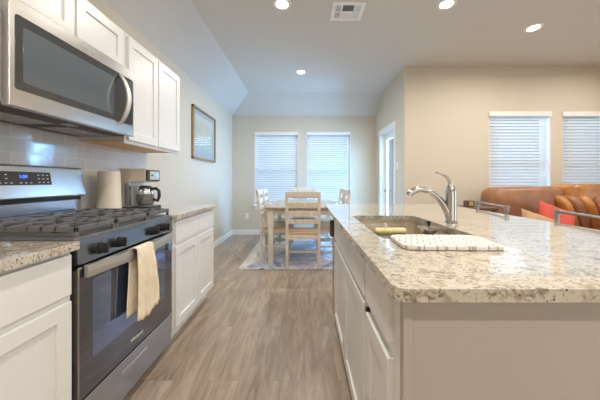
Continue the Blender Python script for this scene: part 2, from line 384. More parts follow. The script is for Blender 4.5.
# ------------------------------------------------------------------ shell
struct('floor', B().box(XL-T, XR+T, YR-T, YB+T, -.08, 0), 'floor')
struct('wall_left', B().box(XL-T, XL, YR-T, YB+T, 0, ZS+.02), 'wall')
def wall_y(name, y0, y1, x0, x1, z1, holes, mat='wall'):
    b = B(); xs = sorted(holes)
    cur = x0
    for hx0, hx1, hz0, hz1 in xs:
        b.box(cur, hx0, y0, y1, 0, z1); b.box(hx0, hx1, y0, y1, 0, hz0) if hz0 > 0 else None; b.box(hx0, hx1, y0, y1, hz1, z1); cur = hx1
    b.box(cur, x1, y0, y1, 0, z1); return struct(name, b, mat)
def wall_x(name, x0, x1, y0, y1, z1, holes, mat='wall'):
    b = B(); cur = y0
    for h0, h1, hz0, hz1 in sorted(holes):
        b.box(x0, x1, cur, h0, 0, z1)
        if hz0 > 0: b.box(x0, x1, h0, h1, 0, hz0)
        b.box(x0, x1, h0, h1, hz1, z1); cur = h1
    b.box(x0, x1, cur, y1, 0, z1); return struct(name, b, mat)
BW = [(-1.085, -.145), (.035, .975)]; FW = [(2.81, 3.745), (3.93, 4.865)]
wall_y('wall_back', YB, YB+T, XL-T, XD+T, ZC+.02, [(a, b_, .635, 2.19) for a, b_ in BW])
wall_x('wall_dining_right', XD, XD+T, YF+T, YB, ZC+.02, [(4.42, 5.22, 0, 2.08)])
wall_y('wall_family', YF, YF+T, XD, XR+T, ZC+.02, [(a, b_, .70, 2.19) for a, b_ in FW])
wall_x('wall_right', XR, XR+T, YR, YF, ZC+.02, [(-.7, 1.9, .6, 2.3)])
wall_y('wall_rear', YR-T, YR, XL-T, XR+T, ZC+.02, [(.4, 3.6, .6, 2.3)])
# ceiling: flat middle, slopes along the left and back walls
b = B()
b.box(XL+D, XR+T, YR-T, YB-D, ZC, ZC+.1)
Q = lambda pts: b.quad(pts)
Q([(XL, YR, ZS), (XL+D, YR, ZC), (XL+D, YB-D, ZC), (XL, YB, ZS)])
Q([(XL, YB, ZS), (XL+D, YB-D, ZC), (XD+T, YB-D, ZC), (XD+T, YB, ZS)])
Q([(XL-.1, YR, ZS+.06), (XL+D, YR, ZC+.1), (XL+D, YB-D, ZC+.1), (XL-.1, YB+.1, ZS+.06)])
Q([(XL-.1, YB+.1, ZS+.06), (XL+D, YB-D, ZC+.1), (XD+T, YB-D, ZC+.1), (XD+T, YB+.1, ZS+.06)])
struct('ceiling', b, 'ceil')
# baseboards
def baseb(name, x0, x1, y0, y1): struct(name, B().box(x0, x1, y0, y1, 0, .085).box(x0+.003 if x1-x0 < .1 else x0, x1-.003 if x1-x0 < .1 else x1, y0+.003 if y1-y0 < .1 else y0, y1, .085, .10), 'white')
baseb('baseboard_left', XL, XL+.016, 2.60, YB-.016)
baseb('baseboard_back', XL, XD, YB-.016, YB)
baseb('baseboard_dining_right', XD-.016, XD, YF, 4.34)
baseb('baseboard_family', XD, XR, YF-.016, YF)

# ------------------------------------------------------------------ windows
def window(n, x0, x1, y, z0, z1, sill=True):
    f = B(); t = .045; yo = y+.085
    f.box(x0, x0+t, yo, yo+.05, z0, z1).box(x1-t, x1, yo, yo+.05, z0, z1).box(x0, x1, yo, yo+.05, z0, z0+t).box(x0, x1, yo, yo+.05, z1-t, z1)
    f.box(x0, x1, yo+.005, yo+.045, (z0+z1)/2-.02, (z0+z1)/2+.02)
    fr = struct('window_%d' % n, f, 'white')
    obj('window_pane', B().box(x0+t, x1-t, yo+.022, yo+.026, z0+t, z1-t), 'glass', fr)
    s = B()
    if sill: s.box(x0-.035, x1+.035, y-.035, y, z0-.022, z0, .004).box(x0, x1, y, y+.085, z0-.022+.01, z0+.002).box(x0-.02, x1+.02, y-.012, y, z0-.085, z0-.022, .003)
    # painted returns
    s.box(x0-.001, x0+.006, y-.004, y+.085, z0, z1).box(x1-.006, x1+.001, y-.004, y+.085, z0, z1)
    obj('window_sill', s, 'white', fr)
window(1, *BW[0], YB, .635, 2.19); window(2, *BW[1], YB, .635, 2.19)
window(3, *FW[0], YF, .70, 2.19); window(4, *FW[1], YF, .70, 2.19)
# rear and side glazing: unseen windows, added to go with the fill lamps
for n, (x0, x1, y0, y1) in ((5, (.4, 3.6, YR-.10, YR-.06)), (6, (XR+.06, XR+.10, -.7, 1.9))):
    f = B(); long_x = (x1-x0) > (y1-y0)
    z0, z1, t = .6, 2.3, .05
    if long_x:
        for k in range(4):
            c = x0+(x1-x0-t)*k/3; f.box(c, c+t, y0, y1, z0, z1)
    else:
        for k in range(4):
            c = y0+(y1-y0-t)*k/3; f.box(x0, x1, c, c+t, z0, z1)
    f.box(x0, x1, y0, y1, z0, z0+t).box(x0, x1, y0, y1, z1-t, z1)
    fr = struct('window_%d' % n, f, 'white')
    obj('window_pane', B().box(x0+(0 if long_x else .018), x1-(0 if long_x else .018), y0+(.018 if long_x else 0), y1-(.018 if long_x else 0), z0+t, z1-t), 'glass', fr)

def blind(x0, x1, y, z0, z1, label, group, val_over=.0, tilt=62):
    """inside-mounted two inch blind at wall face y; slats run along x"""
    t = thing('window_blind', label, 'blind', ((x0+x1)/2, y+.035, z0), group)
    obj('valance', B().box(x0-val_over, x1+val_over, y-.02, y-.006, z1-.055, z1+.018, .003).box(x0+.008, x1-.008, y+.01, y+.06, z1-.045, z1-.004), 'white', t)
    s = B(); z = z1-.085; yc = y+.036; a = math.radians(tilt); w = .0455
    while z > z0+.045:
        dy, dz = math.cos(a)*w/2, math.sin(a)*w/2
        # slightly crowned slat, inner edge down
        p = [(yc-dy, z-dz), (yc-.004*math.sin(a)*1.0, z+.004*math.cos(a)), (yc+dy, z+dz)]
        th = .0026
        s.prism([(x0+.010, p[0][0], p[0][1]), (x0+.010, p[1][0], p[1][1]), (x0+.010, p[2][0], p[2][1]), (x0+.010, p[2][0]-th*math.sin(a), p[2][1]+th*math.cos(a)), (x0+.010, p[1][0]-th*math.sin(a), p[1][1]+th*math.cos(a)), (x0+.010, p[0][0]-th*math.sin(a), p[0][1]+th*math.cos(a))], (x1-x0-.034, 0, 0))
        z -= .0475
    obj('slats', s, 'slat', t)
    obj('bottom_rail', B().box(x0+.010, x1-.024, yc-.022, yc+.022, z0+.006, z0+.026, .003), 'white', t)
    for fx in (.15, .83):
        x = x0+(x1-x0)*fx
        obj('ladder_cord', B().cyl((x, yc-.026, z0+.02), (x, yc-.026, z1-.05), .0013, seg=6), 'white', t)
    obj('tilt_wand', B().cyl((x0+.085, y-.012, z1-.06), (x0+.085, y-.012, z1-.80), .0035, seg=8), 'white', t)
blind(*BW[0], YB, .635, 2.19, 'white slatted window blind behind the dining table, left of the pair on the back wall', 'white blinds behind the dining table', tilt=63)
blind(*BW[1], YB, .635, 2.19, 'white slatted window blind behind the dining table, right of the pair on the back wall', 'white blinds behind the dining table', tilt=63)
blind(*FW[0], YF, .70, 2.19, 'white slatted blind on the beige wall above the rounded brown sofa back', 'white blinds above the sofa', .01, tilt=63)
blind(*FW[1], YF, .70, 2.19, 'white slatted blind at the right edge of the photo above the lighter-tinted sofa back', 'white blinds above the sofa', .01, tilt=63)

# patio door in the dining right wall
f = B(); y0, y1 = 4.42, 5.22
f.box(XD-.016, XD, y0-.075, y0, 0, 2.08, .003).box(XD-.016, XD, y1, y1+.075, 0, 2.08, .003).box(XD-.018, XD, y0-.085, y1+.085, 2.08, 2.16, .003)
f.box(XD, XD+T, y1-.012, y1, 0, 2.08).box(XD, XD+T, y0, y0+.012, 0, 2.08).box(XD, XD+T, y0, y1, 2.068, 2.08)
trim = struct('trim_1', f, 'white')
x0, x1 = XD+.085, XD+.125
d = B().box(x0, x1, y0+.014, y0+.11, .01, 2.066).box(x0, x1, y1-.11, y1-.014, .01, 2.066).box(x0, x1, y0+.11, y1-.11, .01, .25).box(x0, x1, y0+.11, y1-.11, 1.95, 2.066)
door = struct('door_1', d, 'white')
obj('door_pane', B().box(x0+.018, x0+.022, y0+.11, y1-.11, .25, 1.95), 'glass', door)
obj('door_handle', B().cyl((x0, y1-.065, .96), (x0-.045, y1-.065, .96), .011).cyl((x0-.045, y1-.06, .96), (x0-.045, y1-.17, .96), .009).cyl((x0, y1-.065, .96), (x0-.008, y1-.065, .96), .028), 'chrome', door, smooth=True)

# ------------------------------------------------------------------ electrical plates
sw = thing('light_switch', 'white toggle light switch plate on the wall beside the glazed door', 'switch', (XD, 4.27, 1.40))
obj('plate', B().box(XD-.006, XD, 4.235, 4.305, 1.34, 1.465, .002), 'white', sw)
obj('toggle', B().box(XD-.016, XD-.005, 4.264, 4.276, 1.395, 1.417, .002), 'white', sw)
ou = thing('wall_outlet', 'white wall outlet low on the back wall left of the dining chairs', 'outlet', (-1.25, YB, .40))
obj('plate', B().box(-1.286, -1.214, YB-.006, YB, .34, .455, .002), 'white', ou)
obj('socket', B().box(-1.266, -1.234, YB-.009, YB-.005, .405, .437, .003).box(-1.266, -1.234, YB-.009, YB-.005, .358, .390, .003), 'white', ou)

# ------------------------------------------------------------------ ceiling fittings
def downlight(x, y, label, first=None):
    if first: r = dup(first, (x, y, ZC), label=label)
    else:
        r = thing('ceiling_downlight', label, 'ceiling light', (x, y, ZC), 'recessed ceiling lights')
        b = B().lathe([(.060, 0), (.062, -.006), (.090, -.004), (.092, 0)], (x, y, ZC), 32); obj('trim_ring', b, 'white', r, smooth=True)
        obj('lens', B().lathe([(.058, -.001), (.058, -.005), (.02, -.0055)], (x, y, ZC), 32), 'lens', r)
    ld = bpy.data.lights.new('lamp', 'AREA'); ld.shape = 'DISK'; ld.size = .12; ld.energy = LAMP; ld.color = (1, .93, .83); ld.spread = math.radians(170)
    lo = bpy.data.objects.new('lamp', ld); C.objects.link(lo); lo.location = (x, y, ZC-.012)
    return r
L0 = downlight(-.227, 2.57, 'lit recessed ceiling light nearest the ceiling vent, on its left')
downlight(-.064, 4.17, 'lit recessed ceiling light above the dining area', L0)
downlight(1.40, 2.57, 'lit recessed ceiling light above the faucet end of the island, right of the vent', L0)
downlight(2.61, 2.97, 'lit recessed ceiling light nearest the beige window wall', L0)
for p in ((-.227, .55), (-.227, -1.3), (1.4, .55), (1.4, -1.3), (2.61, .75), (4.1, 2.97), (4.1, .75), (2.61, -1.3)):
    downlight(*p, 'recessed ceiling light added unseen to brighten the room, away from the visible ones', L0)  # unseen downlights, added for the light they give
v = thing('ceiling_vent', 'white square air vent with angled louvres in the ceiling', 'air vent', (.435, 2.68, ZC))
x0, x1, y0, y1 = .273, .600, 2.54, 2.82
b = B().plate([(x0, y0), (x1, y0), (x1, y1), (x0, y1)], [[(x0+.035, y0+.035), (x1-.035, y0+.035), (x1-.035, y1-.035), (x0+.035, y1-.035)]], ZC-.010, ZC-.001)
b.box(x0+.095, x0+.107, y0+.03, y1-.03, ZC-.010, ZC-.001).box(x1-.107, x1-.095, y0+.03, y1-.03, ZC-.010, ZC-.001).box(x0+.03, x1-.03, (y0+y1)/2-.006, (y0+y1)/2+.006, ZC-.010, ZC-.001)
obj('frame', b, 'vent', v)
obj('backing', B().box(x0+.02, x1-.02, y0+.02, y1-.02, ZC-.003, ZC-.0005), 'ventdark', v)
def louvre(bm, c, length, along, ang):
    w = .016; m_ = Matrix.Translation(c) @ (Matrix.Rotation(ang, 4, 'Y') if along == 'y' else Matrix.Rotation(ang, 4, 'X'))
    if along == 'y': bm.box(-w/2, w/2, -length/2, length/2, -.0006, .0006, mat=m_)
    else: bm.box(-length/2, length/2, -w/2, w/2, -.0006, .0006, mat=m_)
for (cx0, cx1, ang) in ((x0+.035, x0+.095, -.7), (x1-.095, x1-.035, .7)):
    for (a_, e_) in ((y0+.035, (y0+y1)/2-.006), ((y0+y1)/2+.006, y1-.035)):
        b = B(); n = 4
        for i in range(n): louvre(b, (cx0+(i+.5)*(cx1-cx0)/n, (a_+e_)/2, ZC-.008), e_-a_, 'y', ang)
        obj('louvres', b, 'vent', v)
for (a_, e_, ang) in ((y0+.035, (y0+y1)/2-.006, .7), ((y0+y1)/2+.006, y1-.035, -.7)):
    b = B(); n = 6
    for i in range(n): louvre(b, ((x0+x1)/2, a_+(i+.5)*(e_-a_)/n, ZC-.008), x1-x0-.214, 'x', ang)
    obj('louvres', b, 'vent', v)

# ------------------------------------------------------------------ kitchen, left run
FX = -.915                      # face frame plane of the left cabinets
def shaker(xf, sgn, y0, y1, z0, z1, t=.019, st=.058, rec=.009, flat=False):
    """door whose front is at xf, facing sgn*X"""
    b = B(); xb = xf-sgn*t
    if flat:
        return b.box(min(xf, xb), max(xf, xb), y0, y1, z0, z1, .002)
    def bx(xa, xc, *r, bev=.0015): b.box(min(xa, xc), max(xa, xc), *r, bev)
    bx(xb, xf-sgn*rec, y0+.03, y1-.03, z0+.03, z1-.03, bev=0)
    bx(xb, xf, y0, y0+st, z0, z1); bx(xb, xf, y1-st, y1, z0, z1)
    bx(xb, xf, y0+st-.002, y1-st+.002, z0, z0+st); bx(xb, xf, y0+st-.002, y1-st+.002, z1-st, z1)
    return b
def base_left(label, y0, y1, doors, drawers):
    t = thing('base_cabinet', label, 'cabinet', (XL+.3, (y0+y1)/2, 0), 'white base cabinets on the range wall')
    obj('body', B().box(XL+.002, FX, y0, y1, .105, .884), 'cab', t)
    obj('toe_kick', B().box(XL+.002, -.99, y0+.002, y1-.002, 0, .105).box(-.99, -.978, y0+.002, y1-.002, 0, .03), 'cab', t)
    for a, e in doors: obj('door', shaker(FX+.019, 1, a, e, .125, .690), 'cab', t)
    for a, e in drawers: obj('drawer', shaker(FX+.019, 1, a, e, .715, .868, flat=True), 'cab', t)
base_left('white base cabinet with one drawer left of the range, at the bottom left corner', .30, 1.012, [(.665, .999), (.325, .659)], [(.325, .999)])
base_left('white two door base cabinet with drawer right of the range, beneath the coffee maker', 1.792, 2.565, [(1.807, 2.175), (2.181, 2.55)], [(1.807, 2.55)])
def ctop(y0, y1, label):
    o = obj('countertop', B().plate(rrect(XL+.002, -.876, y0, y1, .008, 3), [], .885, .915), 'granite', loc=(XL+.3, (y0+y1)/2, .885)); bevelmod(o, .006, 3)
    tag(o, label, 'countertop', 'granite countertops on the range wall')
ctop(.28, 1.016, 'speckled beige granite countertop left of the range')
ctop(1.782, 2.585, 'short speckled granite countertop holding the coffee maker and paper towels')
o = obj('tile_backsplash', B().box(XL+.0005, XL+.010, .1, 2.565, .915, 1.45), 'tile', loc=(XL, 1.3, .915)); tag(o, 'glossy grey subway tile backsplash behind the range and counter', 'backsplash')

# upper cabinets
UX = -1.245
def upper(label, y0, y1, z0, z1, doors, rail=True):
    t = thing('wall_cabinet', label, 'cabinet', (XL, (y0+y1)/2, z0), 'white wall cabinets')
    obj('body', B().box(XL+.002, UX, y0, y1, z0+.006, z1).box(UX-.02, UX, y0, y1, z0-.012, z0+.006), 'cab', t)
    obj('bottom_panel', B().box(XL+.012, UX-.021, y0+.002, y1-.002, z0, z0+.006), 'maple', t)
    for a, e in doors: obj('door', shaker(UX+.019, 1, a, e, z0+.012, z1-.018), 'cab', t)
upper('white two door wall cabinet right of the microwave', 1.792, 2.565, 1.425, 2.18, [(1.812, 2.170), (2.186, 2.547)])
upper('short white wall cabinet with two doors above the microwave', 1.004, 1.778, 1.895, 2.18, [(1.022, 1.384), (1.398, 1.762)])
upper('white wall cabinet left of the microwave, outside the frame', .24, .992, 1.425, 2.18, [(.258, .61), (.622, .974)])

# microwave
t = thing('microwave', 'stainless over-the-range microwave with a dark glass door and curved handle', 'microwave', (XL+.2, 1.389, 1.455))
MX = -1.165; y0, y1, z0, z1 = 1.022, 1.770, 1.450, 1.890
obj('body', B().box(XL+.002, MX-.035, y0+.004, y1-.004, z0+.012, z1-.002, .003), 'steel', t)
b = B().box(MX-.033, MX, y0, y1, z0, z1, .004)
obj('door', b, 'steel', t)
GX = MX+.0015
def round_panel(yA, yB_, zA, zB, r, xa, xb):
    b = B(); b.prism([(xa, p[0], p[1]) for p in rrect(yA, yB_, zA, zB, r, 5)], (xb-xa, 0, 0)); return b
obj('door_glass', round_panel(1.044, 1.758, 1.522, 1.826, .012, MX-.002, GX), 'mwglass', t)
obj('window', round_panel(1.072, 1.585, 1.556, 1.786, .012, GX, GX+.001), 'mwwindow', t)
b = B()
for k in range(2): pass
obj('control_panel', round_panel(1.70, 1.752, 1.545, 1.81, .004, GX, GX+.001), 'plastic', t)
pts = []; rs = []
for i in range(15):
    a = i/14; z = 1.508+a*.307; pts.append((MX+.006+.055*math.sin(PI*a)**.8, 1.628, z)); rs.append(.010+.006*math.sin(PI*a))
obj('handle', B().tube(pts, rs, 12, flat=1.0), 'steel_soft', t, smooth=True)
# underside: dark recess, grease filters, lamp lens
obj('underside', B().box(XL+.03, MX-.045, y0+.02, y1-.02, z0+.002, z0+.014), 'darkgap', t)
for a, e in ((y0+.06, y0+.33), (y1-.33, y1-.06)):
    b = B().box(XL+.09, MX-.14, a, e, z0-.002, z0+.004)
    for k in range(9): b.box(XL+.09, MX-.14, a+.012+k*.029, a+.022+k*.029, z0-.005, z0-.001)
    obj('grease_filter', b, 'steel', t)
obj('work_light', B().box(MX-.12, MX-.07, 1.36, 1.42, z0-.003, z0+.003, .002), 'grey_plastic', t)
R_X = Matrix(((0, 0, 1, 0), (1, 0, 0, 0), (0, 1, 0, 0), (0, 0, 0, 1)))     # text lying in the yz plane, facing +X, reading along +Y
text('brand_lettering', 'Whirlpool', .020, 'print', t, Matrix.Translation((MX+.0004, 1.40, 1.862)) @ R_X)

# ------------------------------------------------------------------ range
t = thing('gas_range', 'stainless freestanding gas range with black grates and glass oven door', 'range', (-1.2, 1.389, 0))
y0, y1 = 1.030, 1.765; RX = -.905
obj('body', B().box(XL+.012, RX-.045, y0, y1, .05, .90, .002), 'darkgap', t)
for yy in (y0+.05, y1-.05):
    for xx in (RX-.09, XL+.12): obj('foot', B().cyl((xx, yy, 0), (xx, yy, .055), .016), 'plastic', t)
obj('cooktop', B().box(XL+.012, RX-.008, y0-.001, y1+.001, .90, .922, .005).box(XL+.075, RX-.035, y0+.02, y1-.02, .918, .926, .002), 'iron', t)
# control panel, slanted
b = B(); prof = [(RX-.045, .905), (RX-.010, .915), (RX+.002, .895), (RX+.010, .815), (RX-.045, .812)]
b.prism([(x, y0, z) for x, z in prof], (0, y1-y0, 0)); cp = bevelmod(obj('control_panel', b, 'steel_dark', t), .004)
tl = math.atan2(.008, .08)
for i, ky in enumerate((1.133, 1.248, 1.530, 1.645)):
    kx, kz = RX+.006, .858
    nx, nz = math.cos(tl), math.sin(tl)
    P = lambda d, dz=0: (kx+nx*d, ky, kz+nz*d+dz)
    b = B().cyl(P(0), P(.010), .027, .025, 28).cyl(P(.008), P(.034), .020, .0175, 28)
    b.box(kx+.012, kx+.042, ky-.0055, ky+.0055, kz-.021, kz+.023, .002)
    obj('knob', b, 'plastic', t, smooth=True)
# backguard with display
bx = XL+.012
b = B(); prof = [(bx, 1.055), (bx, 1.235), (bx+.035, 1.238), (bx+.045, 1.23), (bx+.075, 1.06), (bx+.070, 1.052)]
b.prism([(x, y0, z) for x, z in prof], (0, y1-y0, 0)); bg_ = bevelmod(obj('backguard', b, 'steel', t), .004)
obj('backguard_base', B().box(bx, bx+.040, y0+.006, y1-.006, .915, 1.056), 'steel_blue', t)
obj('vent_slot', B().box(bx+.038, bx+.046, y0+.012, y1-.012, 1.028, 1.053), 'black', t)
# slope frame of the backguard face
A = Vector((bx+.045, 0, 1.23)); E = Vector((bx+.075, 0, 1.06)); up = (A-E).normalized(); nrm = Vector((up.z, 0, -up.x))
def on_face(y, f, d): p = E+(A-E)*f+nrm*d; return (p.x, y, p.z)
def face_panel(ya, yb, fa, fb, d0, d1):
    b = B(); q = [on_face(ya, fa, d0), on_face(yb, fa, d0), on_face(yb, fb, d0), on_face(ya, fb, d0)]
    b.prism(q, nrm*(d1-d0)); return b
obj('display_panel', face_panel(1.255, 1.535, .40, .82, -.001, .0015), 'mwglass', t)
def face_mtx(y, f, d):
    p = on_face(y, f, d); return Matrix(((0, up.x, nrm.x, p[0]), (1, 0, 0, p[1]), (0, up.z, nrm.z, p[2]), (0, 0, 0, 1)))
text('clock_digits', '1:09', .024, 'clock', t, face_mtx(1.385, .66, .002))
for yy, ff in ((1.275, .72), (1.305, .72), (1.305, .6), (1.275, .47), (1.30, .47), (1.325, .47), (1.37, .47), (1.395, .47), (1.42, .47), (1.465, .72), (1.49, .72), (1.515, .72), (1.465, .6), (1.49, .6), (1.515, .6), (1.465, .48), (1.49, .48), (1.515, .48)):
    obj('button_mark', face_panel(yy-.005, yy+.005, ff-.012, ff+.012, .0015, .002), 'print', t)
# burners and grates
burn = [(-1.36, 1.17, .042), (-1.36, 1.61, .036), (-1.08, 1.17, .036), (-1.08, 1.61, .046), (-1.22, 1.39, .034)]
for (x, y, r) in burn:
    obj('burner', B().lathe([(r+.012, .924), (r+.010, .934), (r, .936), (r, .942), (r*.9, .947), (.004, .948)], (x, y, 0)), 'black', t, smooth=True)
gz0, gz1 = .944, .966
for (a, e) in ((y0+.012, 1.258), (1.266, 1.512), (1.520, y1-.012)):
    b = B(); xa, xb = XL+.085, RX-.012; w = .013
    b.box(xa, xb, a, a+w, gz0, gz1, .003).box(xa, xb, e-w, e, gz0, gz1, .003)
    b.box(xa, xa+w, a, e, gz0, gz1, .003).box(xb-w, xb, a, e, gz0, gz1, .003)
    for k in (.25, .5, .75): b.box(xa+(xb-xa)*k-w/2, xa+(xb-xa)*k+w/2, a, e, gz0+.004, gz1, .003)
    mid = (a+e)/2
    for f0, f1 in ((0, .17), (.33, .67), (.83, 1)): b.box(xa+(xb-xa)*f0, xa+(xb-xa)*f1, mid-w/2, mid+w/2, gz0+.004, gz1, .003)
    for k in (.15, .35, .65, .85): b.box(xa+(xb-xa)*k-w/2, xa+(xb-xa)*k+w/2, a, a+(e-a)*.28, gz0+.004, gz1, .003).box(xa+(xb-xa)*k-w/2, xa+(xb-xa)*k+w/2, e-(e-a)*.28, e, gz0+.004, gz1, .003)
    for xx in (xa, xb-w):
        for yy in (a, e-w): b.box(xx, xx+w, yy, yy+w, .920, gz0+.002)
    obj('grate', b, 'iron', t)
# oven door
dr = obj('oven_door', B().box(RX-.043, RX, y0+.006, y1-.006, .262, .800, .004), 'ovenglass', t)
obj('oven_window', round_panel(1.105, 1.675, .40, .735, .012, RX-.001, RX+.0012), 'ovenwindow', dr)
obj('door_trim', B().box(RX-.044, RX+.002, y0+.003, y0+.010, .262, .80).box(RX-.044, RX+.002, y1-.010, y1-.003, .262, .80).box(RX-.044, RX+.0025, y0+.003, y1-.003, .792, .803, .002), 'steel', dr)
# handle: wide flat bar, gently bowed
n = 24; b = B(); bm_ = b.bm; rows = []
for i in range(n+1):
    u = i/n; y = y0+.026+u*(y1-y0-.054); bow = .018+.030*math.sin(PI*u)
    x = RX+bow; rows.append([bm_.verts.new(p) for p in ((x-.010, y, .756), (x+.004, y, .757), (x+.006, y, .782), (x+.004, y, .807), (x-.010, y, .808))])
for r0, r1 in zip(rows, rows[1:]):
    for k in range(5): bm_.faces.new((r0[k], r0[(k+1) % 5], r1[(k+1) % 5], r1[k]))
bm_.faces.new(rows[0]); bm_.faces.new(rows[-1]); bmesh.ops.recalc_face_normals(bm_, faces=bm_.faces)
b.box(RX-.002, RX+.016, y0+.04, y0+.065, .768, .798).box(RX-.002, RX+.016, y1-.075, y1-.05, .768, .798)
obj('handle', b, 'steel_soft', dr)
text('brand_lettering', 'Whirlpool', .024, 'print', dr, Matrix.Translation((RX+.0006, 1.40, .315)) @ R_X)
# storage drawer with a recessed grip
wd = obj('storage_drawer', B().box(RX-.043, RX-.002, y0+.006, y1-.006, .062, .253, .004), 'steel_blue', t)
obj('recessed_grip', B().box(RX-.004, RX+.001, 1.285, 1.495, .168, .200, .0015), 'steel', wd)
obj('grip_slot_plate', B().box(RX-.003, RX+.0015, 1.292, 1.488, .173, .190, .0005), 'steel_blue', wd).name = 'grip_slot'  # slot drawn as a thin plate in the drawer's steel

# dish towel over the handle
def towel():
    b = B(); bm_ = b.bm; rows = []
    nv, nu = 46, 28
    for j in range(nv+1):
        v = j/nv; row = []
        # path: back side down (short) -> over bar -> front down
        L = v*.75
        for i in range(nu+1):
            u = i/nu
            if L < .34: x = RX+.026; z = .807-(.34-L)*.98; kf = 0
            elif L < .40:
                a = (L-.34)/.06*PI; x = RX+.0465-.0215*math.cos(a); z = .807+.009*math.sin(a); kf = .1
            else:
                x = RX+.068; z = .807-(L-.40); kf = min(1, (L-.40)/.12)
            down = abs(L-.37)
            spread = .135+.045*min(1, down/.30)
            y = 1.298+(u*spread)-.02*min(1,down/.3)*(L<.37)+.004*math.sin(9*down+u*4)
            fold = .010*math.sin(u*15+1.2)*kf+.006*math.sin(u*31)*kf
            if u < .30: fold -= .012*kf*(1-u/.3)
            zz = z-(.020*math.sin(u*PI*1.0+.3)*kf if L > .6 else 0)+.012*u*kf
            row.append(bm_.verts.new((x+abs(fold)*1.0+.001, y, zz)))
        rows.append(row)
    for r0, r1 in zip(rows, rows[1:]):
        for k in range(nu): bm_.faces.new((r0[k], r0[k+1], r1[k+1], r1[k]))
    o = obj('dish_towel', b, 'towel', smooth=True, loc=(RX+.06, 1.39, .8))
    s = o.modifiers.new('thick', 'SOLIDIFY'); s.thickness = .004; s.offset = 1
    return tag(o, 'cream and gold cotton dish towel hanging over the oven door handle', 'towel')
towel()

# ------------------------------------------------------------------ on the counter
t = thing('paper_towel_roll', 'cream paper towel roll standing upright between the range and the coffee maker', 'paper towel', (-1.435, 1.905, .915))
c = (-1.435, 1.905, .915)
obj('base', B().lathe([(.080, .0), (.083, .004), (.081, .010), (.012, .012)], c), 'chrome', t, smooth=True)
obj('roll', B().lathe([(.074, .013), (.077, .016), (.073, .16), (.067, .302), (.064, .306), (.02, .306), (.02, .30)], c, 40), 'paper', t, smooth=True)
obj('loose_sheet', B().prism([(c[0]+.069, c[1]-.02, c[2]+.015), (c[0]+.075, c[1]+.02, c[2]+.015), (c[0]+.069, c[1]+.01, c[2]+.29), (c[0]+.067, c[1]-.01, c[2]+.29)], (-.002, 0, 0)), 'paper', t)

t = thing('coffee_maker', 'silver and black drip coffee maker with a glass carafe on the counter', 'coffee maker', (-1.33, 2.10, .915))
x0, x1, y0, y1, z = -1.435, -1.235, 2.01, 2.20, .915
obj('base', B().box(x0, x1+.02, y0, y1, z, z+.035, .006), 'plastic', t)
obj('hot_plate', B().cyl((x1-.055, 2.105, z+.034), (x1-.055, 2.105, z+.040), .062, seg=32), 'pewter', t)
obj('water_tower', B().box(x0, x0+.075, y0, y1, z+.03, z+.325, .008), 'beigeplastic', t)
obj('reservoir_window', B().box(x0+.040, x0+.077, y0-.0015, y0+.02, z+.04, z+.222, .001), 'steel_blue', t)
obj('brew_head', B().box(x0+.06, x1, y0, y1, z+.225, z+.325, .008).box(x0-.002, x1+.004, y0-.002, y1+.002, z+.318, z+.332, .004), 'beigeplastic', t)
fp = obj('front_panel', B().box(x1-.002, x1+.012, y0+.006, y1-.006, z+.235, z+.322, .004), 'plastic', t)
obj('control_plate', B().box(x1+.010, x1+.014, y0+.04, y1-.02, z+.245, z+.312, .002), 'beigeplastic', fp)
obj('dial', B().cyl((x1+.012, 2.135, z+.280), (x1+.024, 2.135, z+.280), .016, .014, 24), 'blueled', fp, smooth=True)
obj('button', B().cyl((x1+.012, 2.075, z+.280), (x1+.018, 2.075, z+.280), .008), 'plastic', fp)
cc = (x1-.055, 2.105, z+.041)
ca = obj('carafe', B().lathe([(.050, .0), (.060, .012), (.064, .05), (.060, .09), (.046, .125), (.044, .14)], cc, 32), 'carafe', t, smooth=True)
obj('coffee_band', B().lathe([(.0615, .088), (.0625, .092), (.0475, .125), (.046, .128)], cc, 32), 'steel', ca, smooth=True).name = 'carafe_band'
obj('carafe_lid', B().lathe([(.046, .138), (.047, .146), (.040, .156), (.004, .158)], cc, 32), 'plastic', ca, smooth=True)
hx = cc[0]
obj('carafe_handle', B().tube([(hx+.044, 2.105, cc[2]+.130), (hx+.085, 2.105, cc[2]+.134), (hx+.108, 2.105, cc[2]+.115), (hx+.110, 2.105, cc[2]+.07), (hx+.098, 2.105, cc[2]+.035), (hx+.064, 2.105, cc[2]+.045)], .0125, 10), 'plastic', ca, smooth=True)

# picture on the left wall
t = thing('framed_picture', 'framed pale landscape print behind glass on the left wall', 'picture', (XL, 4.05, 1.46))
y0, y1, z0, z1 = 3.59, 4.50, 1.465, 2.215
b = B(); w = .032
b.box(XL+.001, XL+.030, y0, y0+w, z0, z1, .004).box(XL+.001, XL+.030, y1-w, y1, z0, z1, .004).box(XL+.001, XL+.030, y0, y1, z0, z0+w, .004).box(XL+.001, XL+.030, y0, y1, z1-w, z1, .004)
obj('frame', b, 'frame', t)
obj('mat_board', B().box(XL+.004, XL+.010, y0+w-.002, y1-w+.002, z0+w-.002, z1-w+.002), 'mat_board', t)
obj('print', B().box(XL+.010, XL+.0115, y0+.10, y1-.10, z0+.09, z1-.10), 'art', t)
obj('glass', B().box(XL+.017, XL+.019, y0+w-.002, y1-w+.002, z0+w-.002, z1-w+.002), 'pictureglass', t)

